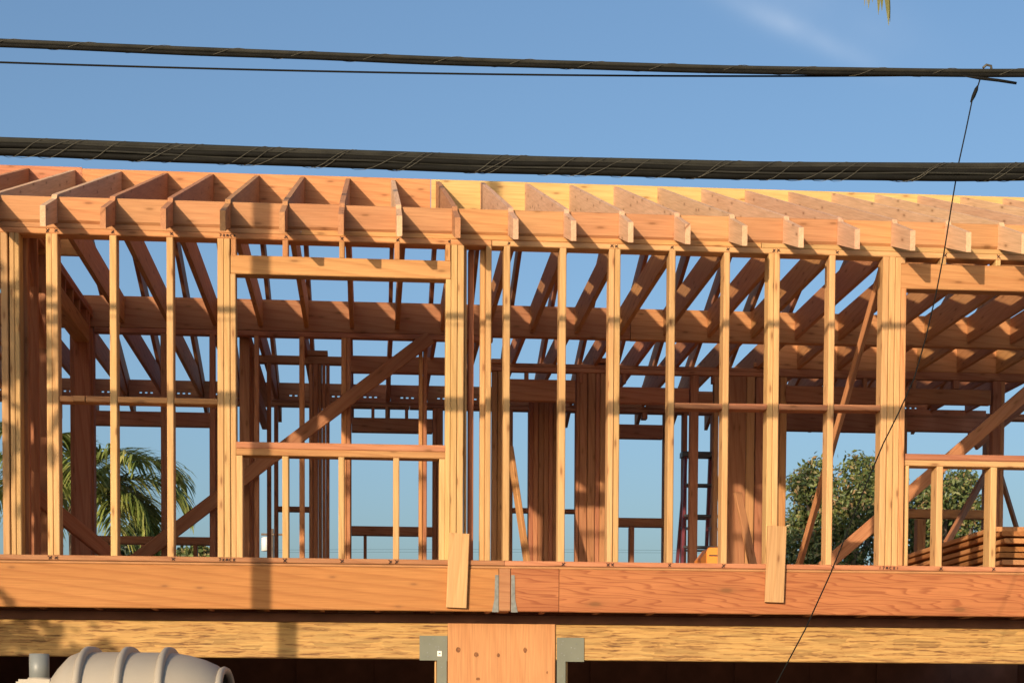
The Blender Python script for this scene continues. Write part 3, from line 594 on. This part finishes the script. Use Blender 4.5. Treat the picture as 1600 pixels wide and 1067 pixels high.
# ---------------------------------------------------------------- portable toilet
def toilet():
    Yc = -3.4; top = at(250, 1019.5, Yc)
    xl, xrr = ax(82, 1040, Yc), ax(352, 1040, Yc); zb = top.z - .34
    T = thing('portable_toilet', 'grey white portable toilet with a ribbed barrel roof and grey vent pipe', 'toilet', ((xl + xrr) / 2, Yc, GZ))
    loc = T.location
    hx = (xrr - xl) / 2; D = .6
    # cabin
    bm = bmesh.new(); bmesh.ops.create_cube(bm, size=1.0)
    for v in bm.verts: v.co = Vector((v.co.x * (2 * hx + .16) - .06, v.co.y * 1.14, (v.co.z + .5) * (zb - GZ - .02)))
    bmesh.ops.bevel(bm, geom=bm.edges[:], offset=.04, segments=3, affect='EDGES')
    me = bpy.data.meshes.new('cabin'); bm.to_mesh(me); bm.free(); me.materials.append(M['plastic']); link('cabin', me, T)
    z0 = zb - GZ
    link('roof_flange', box_mesh(2 * hx + .10, 1.22, .035, M['plastic']), T).location = (-.01, 0, z0 - .005)
    h0, h1 = ax(24, 1060, Yc - .45) - loc.x, ax(100, 1060, Yc - .1) - loc.x; hzt = az(60, 1060.5, Yc - .45) - GZ
    hs = bmesh.new(); bmesh.ops.create_cube(hs, size=1.0)
    for v in hs.verts: v.co = Vector(((h0 + h1) / 2 + v.co.x * (h1 - h0), -.05 + v.co.y * .8, hzt - .3 + (v.co.z + .5) * .3))
    bmesh.ops.bevel(hs, geom=hs.edges[:], offset=.012, segments=2, affect='EDGES')
    hm = bpy.data.meshes.new('vent_housing'); hs.to_mesh(hm); hs.free(); hm.materials.append(M['plastic']); link('vent_housing', hm, T)
    # barrel roof: lofted arches
    def arch(x, sy, sz, n=25, dz=0): return [(x, -D * sy * math.copysign(abs(math.cos(t)) ** .8, math.cos(t)), z0 + dz + .34 * sz * math.sin(t) ** .8) for t in [math.pi * k / (n - 1) for k in range(n)]]
    secs = [(-hx - .01, .80, .30), (-hx + .03, .88, .55), (-hx + .085, .95, .80), (-hx + .13, .99, .95), (-hx + .17, 1, 1), (hx * .42, 1, 1), (hx * .46, .99, .99), (hx * .60, .97, .96), (hx * .78, .93, .89), (hx * .90, .89, .82), (hx * .97, .86, .76), (hx, .84, .73)]
    V, F = [], []; n = 25
    for s in secs: V += arch(*s)
    for i in range(len(secs) - 1):
        for k in range(n - 1): F.append((i * n + k, i * n + k + 1, (i + 1) * n + k + 1, (i + 1) * n + k))
    F.append(tuple(range(n)))
    link('roof', mesh('roof', V, F, M['plastic'], True), T)
    V = arch(hx - .05, .80, .68); link('liner', mesh('liner', V, [tuple(range(n))], M['plastic_dark']), T)
    link('end_rim', tube_mesh('end_rim', arch(hx, .845, .735), .020, M['plastic'], 8), T)
    for px in (146, 206, 267):
        x = ax(px, 1012, Yc) - loc.x
        # a swollen rib: half-round section swept over the arch
        pts = arch(x, 1.0, 1.0, 33); V, F = [], []; w, hgt = .023, .029; sec = [(-w, -.01), (-w * .85, hgt * .55), (-w * .4, hgt), (w * .4, hgt), (w * .85, hgt * .55), (w, -.01)]
        for k, p in enumerate(pts):
            a, b2 = pts[max(k - 1, 0)], pts[min(k + 1, 32)]; tg = Vector((0, b2[1] - a[1], b2[2] - a[2])).normalized(); nr = Vector((0, -tg.z, tg.y))
            V += [Vector(p) + Vector((sx, 0, 0)) + nr * sz for sx, sz in sec]
        for k in range(32):
            for q in range(5): F.append((k * 6 + q, k * 6 + q + 1, (k + 1) * 6 + q + 1, (k + 1) * 6 + q))
        link('rib', mesh('rib', V, F, M['plastic'], True), T)
    pc = at(61.5, 1057, Yc - .1) - loc; pt = at(61.5, 1021, Yc - .1).z - GZ
    r = .0515
    pipe = link('vent_pipe', tube_mesh('vent_pipe', [(pc.x, pc.y, hzt - .02), (pc.x, pc.y, pt), (pc.x, pc.y, pt + .001)], [r, r, r * .8], M['pipe'], 20), T)
    for p in pipe.data.polygons: p.use_smooth = len(p.vertices) == 4 and abs(p.normal.z) < .5
    link('pipe_collar', tube_mesh('pipe_collar', [(pc.x, pc.y, hzt - .005), (pc.x, pc.y, hzt + .016)], [r + .016, r + .006], M['plastic'], 20), T)
    link('door', box_mesh(.7, .02, 1.7, M['plastic']), T).location = (-.02, -.585, .98)
toilet()

# ---------------------------------------------------------------- things on the floor
def ladder():
    Y = 5.4; top = at(1092, 711, Y); L = thing('step_ladder', 'tall maroon step ladder with dark steps standing behind the studs', 'ladder', (top.x, Y, -.038))
    zt = top.z + .038; hw = ax(1114, 711, Y) - top.x
    def loc(px, py, YY): return at(px, py, YY) - L.location
    spread_b = .14
    for s in (-1, 1):
        f = [Vector((s * (hw + spread_b), -.62, 0)), Vector((s * (hw - .005), -.02, zt))]
        b2 = [Vector((s * (hw + .02), .52, 0)), Vector((s * (hw - .02), .05, zt - .03))]
        for nm, (p, q), mt in (('rail', f, 'ladder_rail'), ('rear_rail', b2, 'ladder_rail')):
            d = q - p; o = link(nm, box_mesh(d.length, .03, .065, M[mt]), L); o.matrix_local = Matrix.Translation((p + q) / 2) @ frame_of(d, Vector((0, 1, 0))).to_4x4()
    o = link('top_cap', box_mesh(2 * hw + .08, .16, .055, M['ladder_step']), L); o.location = (0, 0, zt)
    n = int(zt / .3)
    for k in range(1, n):
        fz = k / n; w = hw + spread_b * (1 - fz)
        o = link('step', box_mesh(2 * w, .085, .028, M['ladder_step']), L); o.location = (0, -.62 + .6 * fz, zt * fz)
        w2 = hw + .02 - .04 * fz
        o = link('rear_bar', box_mesh(2 * w2, .022, .022, M['ladder_step']), L); o.location = (0, .52 - .47 * fz, (zt - .03) * fz + .05)
    for s in (-1, 1):
        p, q = Vector((s * hw, -.3, zt * .52)), Vector((s * hw, .24, zt * .56)); d = q - p
        o = link('spreader', box_mesh(d.length, .008, .03, M['ladder_step']), L); o.matrix_local = Matrix.Translation((p + q) / 2) @ frame_of(d, Vector((0, 0, 1))).to_4x4()
ladder()
def toolbox():
    Y = .75; c = at(1108, 857, Y); T = thing('tool_box', 'orange tool box on the upper floor behind the front studs', 'tool box', (c.x, Y, -.038)); h = c.z + .038
    prof = [(-.085, 0), (.075, 0), (.075, h), (-.02, h), (-.085, h * .62)]
    v = [(x, y, z) for y in (-.1, .16) for x, z in prof]; n = 5
    link('case', mesh('case', v, [tuple(range(n)), tuple(range(2 * n - 1, n - 1, -1))] + [(i, (i + 1) % n, n + (i + 1) % n, n + i) for i in range(n)], M['orange']), T)
    link('lid_band', box_mesh(.10, .27, .012, M['ladder_step']), T).location = (.03, .03, h * .72)
    link('paper_label', box_mesh(.035, .004, .03, M['white']), T).location = (.0, -.103, h * .30)
    link('handle', tube_mesh('handle', [(-.01, .03, h), (-.005, .03, h + .02), (.045, .03, h + .02), (.05, .03, h)], .006, M['ladder_step'], 6), T)
toolbox()
# the lumber pile on the upper floor, each board a thing
fx = ax(1560, 840, .75); zt = az(1585, 819, .75); nl = 8; th = (zt + .036) / nl
for k in range(nl):
    z = -.036 + th * (k + .5); off = random.uniform(-.02, .02)
    for r in range(2):
        x = fx + off + .146 + r * .29 + random.uniform(-.008, .008); y0 = .72 + random.uniform(-.06, .10); Lb = 3.6 + random.uniform(-.2, .25); yaw = random.uniform(-.006, .006)
        o = link('lumber_board', box_mesh(3.66, .038, .284, M[random.choice(['fir', 'peach', 'rim', 'fir'])]))
        o.matrix_local = Matrix.Translation((x, y0 + 1.83, z + random.uniform(-.003, .003))) @ Matrix.Rotation(math.pi / 2 + yaw, 4, 'Z') @ Matrix.Rotation(math.pi / 2 + random.uniform(-.02, .02), 4, 'X')
        tag(o, 'board in the lumber pile behind the right window, %s, %s' % ('top layer' if k == nl - 1 else 'bottom layer' if k == 0 else '%s layer from the top' % ('', 'second', 'third', 'fourth', 'fifth', 'sixth', 'seventh')[nl - 1 - k], ('left row', 'right row')[r]), 'board', 'boards in the lumber pile')

# ---------------------------------------------------------------- trees
def leaf_cloud(name, blobs, count, size, mat, parent, seed, drop=0.0):
    g = np.random.default_rng(seed); V, F = [], []
    vol = np.array([b[3] * b[4] * b[5] for b in blobs]) ** .75; pick = g.choice(len(blobs), count, p=vol / vol.sum())
    for i in range(count):
        b = blobs[pick[i]]; d = g.normal(size=3); d /= np.linalg.norm(d); r = g.uniform(.25, 1) ** .45 * (1 + .19 * g.normal())
        c = np.array(b[:3]) + d * r * np.array(b[3:6])
        n = d * .9 + g.normal(size=3) * .75 + np.array([0, 0, .35]); n /= np.linalg.norm(n)
        a = np.cross(n, g.normal(size=3)); a /= np.linalg.norm(a); e = np.cross(n, a); s = size * g.uniform(.6, 1.3); b0 = len(V)
        V += [c - a * s, c + e * s * .45 + n * s * .12, c + a * s, c - e * s * .45 + n * s * .12]; F += [(b0, b0 + 1, b0 + 2), (b0, b0 + 2, b0 + 3)]
    me = bpy.data.meshes.new(name); me.from_pydata([tuple(map(float, v)) for v in V], [], F); me.materials.append(mat); me.update()
    return link(name, me, parent)
def broad_tree(px, Y, crown_px, label, seed, mat='leaf', group=None, size=.05, count=9000, nm='broadleaf_tree'):
    """crown_px: clumps as (x, y, radius x, radius y) in the photograph, put at the tree's own distance"""
    base = at(px, 900, Y); T = thing(nm, label, 'tree', (base.x, Y, GZ), group); k = (Y - CAM.y) / FPX
    g = random.Random(seed); blobs = []
    for x, y, rx, ry in crown_px:
        p = at(x, y, Y + g.uniform(-.6, .6)) - T.location; blobs.append((p.x, p.y, p.z, rx * k, (rx + ry) / 2 * k * 1.1, ry * k))
    leaf_cloud('crown', blobs, count, size, M[mat], T, seed)
    topz = max(b[2] for b in blobs)
    link('trunk', tube_mesh('trunk', [(0, 0, 0), (.04, .03, topz * .3), (-.03, .05, topz * .55), (.02, 0, topz * .85)], [.16, .12, .09, .03], M['bark'], 9), T)
    for b in blobs: link('limb', tube_mesh('limb', [(.0, .04, topz * .4), ((b[0]) * .5, b[1] * .5, b[2] * .8), (b[0], b[1], b[2])], [.07, .045, .015], M['bark'], 6), T)
    return T
broad_tree(1310, 12, [(1255, 760, 28, 30), (1275, 735, 24, 22), (1290, 800, 50, 60), (1250, 850, 40, 60), (1345, 735, 34, 28), (1380, 770, 36, 55), (1350, 790, 40, 50), (1310, 860, 50, 45), (1385, 850, 30, 50), (1300, 940, 90, 50)],
           'olive green leafy tree behind the tall braces on the right', 5, size=.042, count=21000)
broad_tree(1470, 13.5, [(1480, 770, 45, 34), (1505, 755, 28, 24), (1440, 800, 40, 40), (1490, 820, 45, 40), (1525, 800, 20, 24), (1425, 850, 36, 50), (1460, 900, 70, 50)],
           'rounded leafy tree behind the right window and the lumber pile', 8, size=.042, count=15000)
broad_tree(222, 30, [(222, 815, 16, 22), (215, 840, 26, 22), (235, 865, 30, 30), (180, 870, 30, 20)], 'small dark tree behind the palm fronds on the left', 9, 'leaf_dark', None, .10, 2600)
broad_tree(305, 60, [(290, 866, 14, 10), (312, 862, 12, 14), (330, 872, 18, 12)], 'distant low bushy treetop under the rear window sill', 10, 'leaf', None, .14, 1800)
def frond(parent, base, az_, rise, length, droop, mat, seed, leafl=.75, n=72, name='frond'):
    g = random.Random(seed); pts = []; p = Vector(base); el = rise
    h = Vector((math.cos(az_), math.sin(az_), 0)); step = length / 24
    for i in range(25):
        pts.append(p.copy()); p = p + (h * math.cos(el) + Vector((0, 0, math.sin(el)))) * step; el -= droop / 24 * (.5 + 1.2 * i / 24)
    f = link(name, tube_mesh(name, pts, [.022 * (1 - .85 * i / 24) + .003 for i in range(25)], M['rachis'], 5), parent)
    V, F = [], []; side = Vector((-h.y, h.x, 0))
    for i in range(n):
        t = .14 + .86 * i / (n - 1); q = t * 24; k = min(int(q), 23); c = pts[k].lerp(pts[k + 1], q - k); tg = (pts[k + 1] - pts[k]).normalized()
        ll = leafl * (.45 + .75 * math.sin(math.pi * min(1, t * .82 + .12))) * g.uniform(.8, 1.1)
        for s in (-1, 1):
            d = (side * s * g.uniform(.55, .95) + tg * g.uniform(.45, .8) + Vector((0, 0, g.uniform(-.15, .4)))).normalized(); w = .023 * g.uniform(.8, 1.2); b0 = len(V); c2 = c.copy()
            for j in range(5):
                ww = w * (1, 1, .85, .55, .06)[j]; wd = d.cross(Vector((0, 0, 1)));  wd = wd.normalized() if wd.length > 1e-3 else tg
                V += [c2 - wd * ww, c2 + wd * ww]
                if j < 4: c2 = c2 + d * ll / 4; d = (d + Vector((0, 0, -.34))).normalized(); F.append((b0 + 2 * j, b0 + 2 * j + 1, b0 + 2 * j + 3, b0 + 2 * j + 2))
    me = bpy.data.meshes.new('leaflets'); me.from_pydata([tuple(v) for v in V], [], F); me.materials.append(M[mat]); me.update()
    o = link('leaflets', me, f); return f
def palm(px, py, Y, label, seed, length, specs, mat='palm', trunk_r=.16):
    c = at(px, py, Y); T = thing('palm_tree', label, 'palm', (c.x, Y, GZ)); hz = c.z - GZ
    link('trunk', tube_mesh('trunk', [(0, 0, 0), (.05, 0, hz * .5), (0, 0, hz)], [trunk_r * 1.2, trunk_r, trunk_r * .9], M['bark'], 12), T)
    for i, (a, r, ln, dr, mt) in enumerate(specs): frond(T, (0, 0, hz), R(a), R(r), length * ln, dr, mt or mat, seed + i)
    return T
sp_ = [(0, 42, 1.0, 1.9, None), (-22, 30, .85, 2.2, None), (22, 62, 1.05, 2.0, None), (-8, 12, .8, 1.9, None), (-50, 25, .8, 2.0, None), (50, 40, 1, 1.8, None), (88, 50, 1, 1.7, None), (120, 30, 1, 1.8, None), (150, 48, 1, 1.9, None),
       (185, 35, 1, 1.8, None), (215, 55, 1, 1.9, None), (250, 30, .9, 1.9, None), (285, 55, .9, 1.9, None), (318, 65, .9, 1.9, None), (-95, 75, .8, 1.6, None), (170, 75, 1, 1.4, None)]
palm(120, 790, 17, 'green palm with arching feathery fronds behind the left studs', 30, 2.2, sp_)
palm(1708, -243, 3.0, 'palm whose dry hanging frond tips dip into the top right of the sky', 60, 2.75, [(180, 25, 1.13, 2.5, 'palm_dry'), (200, 60, 1, 2.0, None), (150, 55, 1, 2.0, None), (90, 50, 1, 2, None), (30, 40, 1, 2, None), (-20, 50, 1, 2, None), (-60, 40, .9, 2, None), (-100, 45, .9, 1.9, None)])

# ---------------------------------------------------------------- far pole with its transformer, and far wires
fp = at(425, 900, 95); FP = thing('utility_pole', 'distant utility pole with a pale transformer drum seen between the studs', 'pole', (fp.x, 95, GZ))
hz = at(425, 826, 95).z - GZ
link('shaft', tube_mesh('shaft', [(0, 0, 0), (0, 0, hz)], [.16, .11], M['pole'], 10), FP)
dz = at(415, 850, 95) - FP.location
link('transformer_drum', tube_mesh('transformer_drum', [(dz.x, 0, dz.z - .42), (dz.x, 0, dz.z - .38), (dz.x, 0, dz.z + .38), (dz.x, 0, dz.z + .45)], [.2, .26, .26, .15], M['drum'], 14), FP)
link('crossarm', box_mesh(1.3, .12, .12, M['pole']), FP).location = (0, -.1, hz - .35)
for y in (858, 862):
    t = link('overhead_wire', tube_mesh('overhead_wire', [at(x, y + (x - 700) ** 2 / 90000, 95) for x in range(420, 1500, 60)], .006, M['cable'], 4))
    tag(t, '%s of two faint far wires low in the sky behind the frame' % ('upper' if y == 858 else 'lower'), 'wire', 'far overhead wires')

# street tree left of the picture: its leaves dapple the left end of the front wall
ST = thing('street_tree', 'leafy street tree at the kerb left of the house frame', 'tree', (-6.2, -4.0, GZ))
leaf_cloud('crown', [(.65, 0, 5.5, .95, .8, .55), (.45, .1, 4.6, .9, .8, .5), (.75, 0, 3.28, .85, .7, .3), (-.6, 0, 5.0, .9, .9, 1.0)], 4200, .10, M['leaf'], ST, 77)
link('trunk', tube_mesh('trunk', [(0, 0, 0), (.05, 0, 2.2), (-.05, 0, 4.2), (0, 0, 5.4)], [.14, .11, .09, .03], M['bark'], 10), ST)
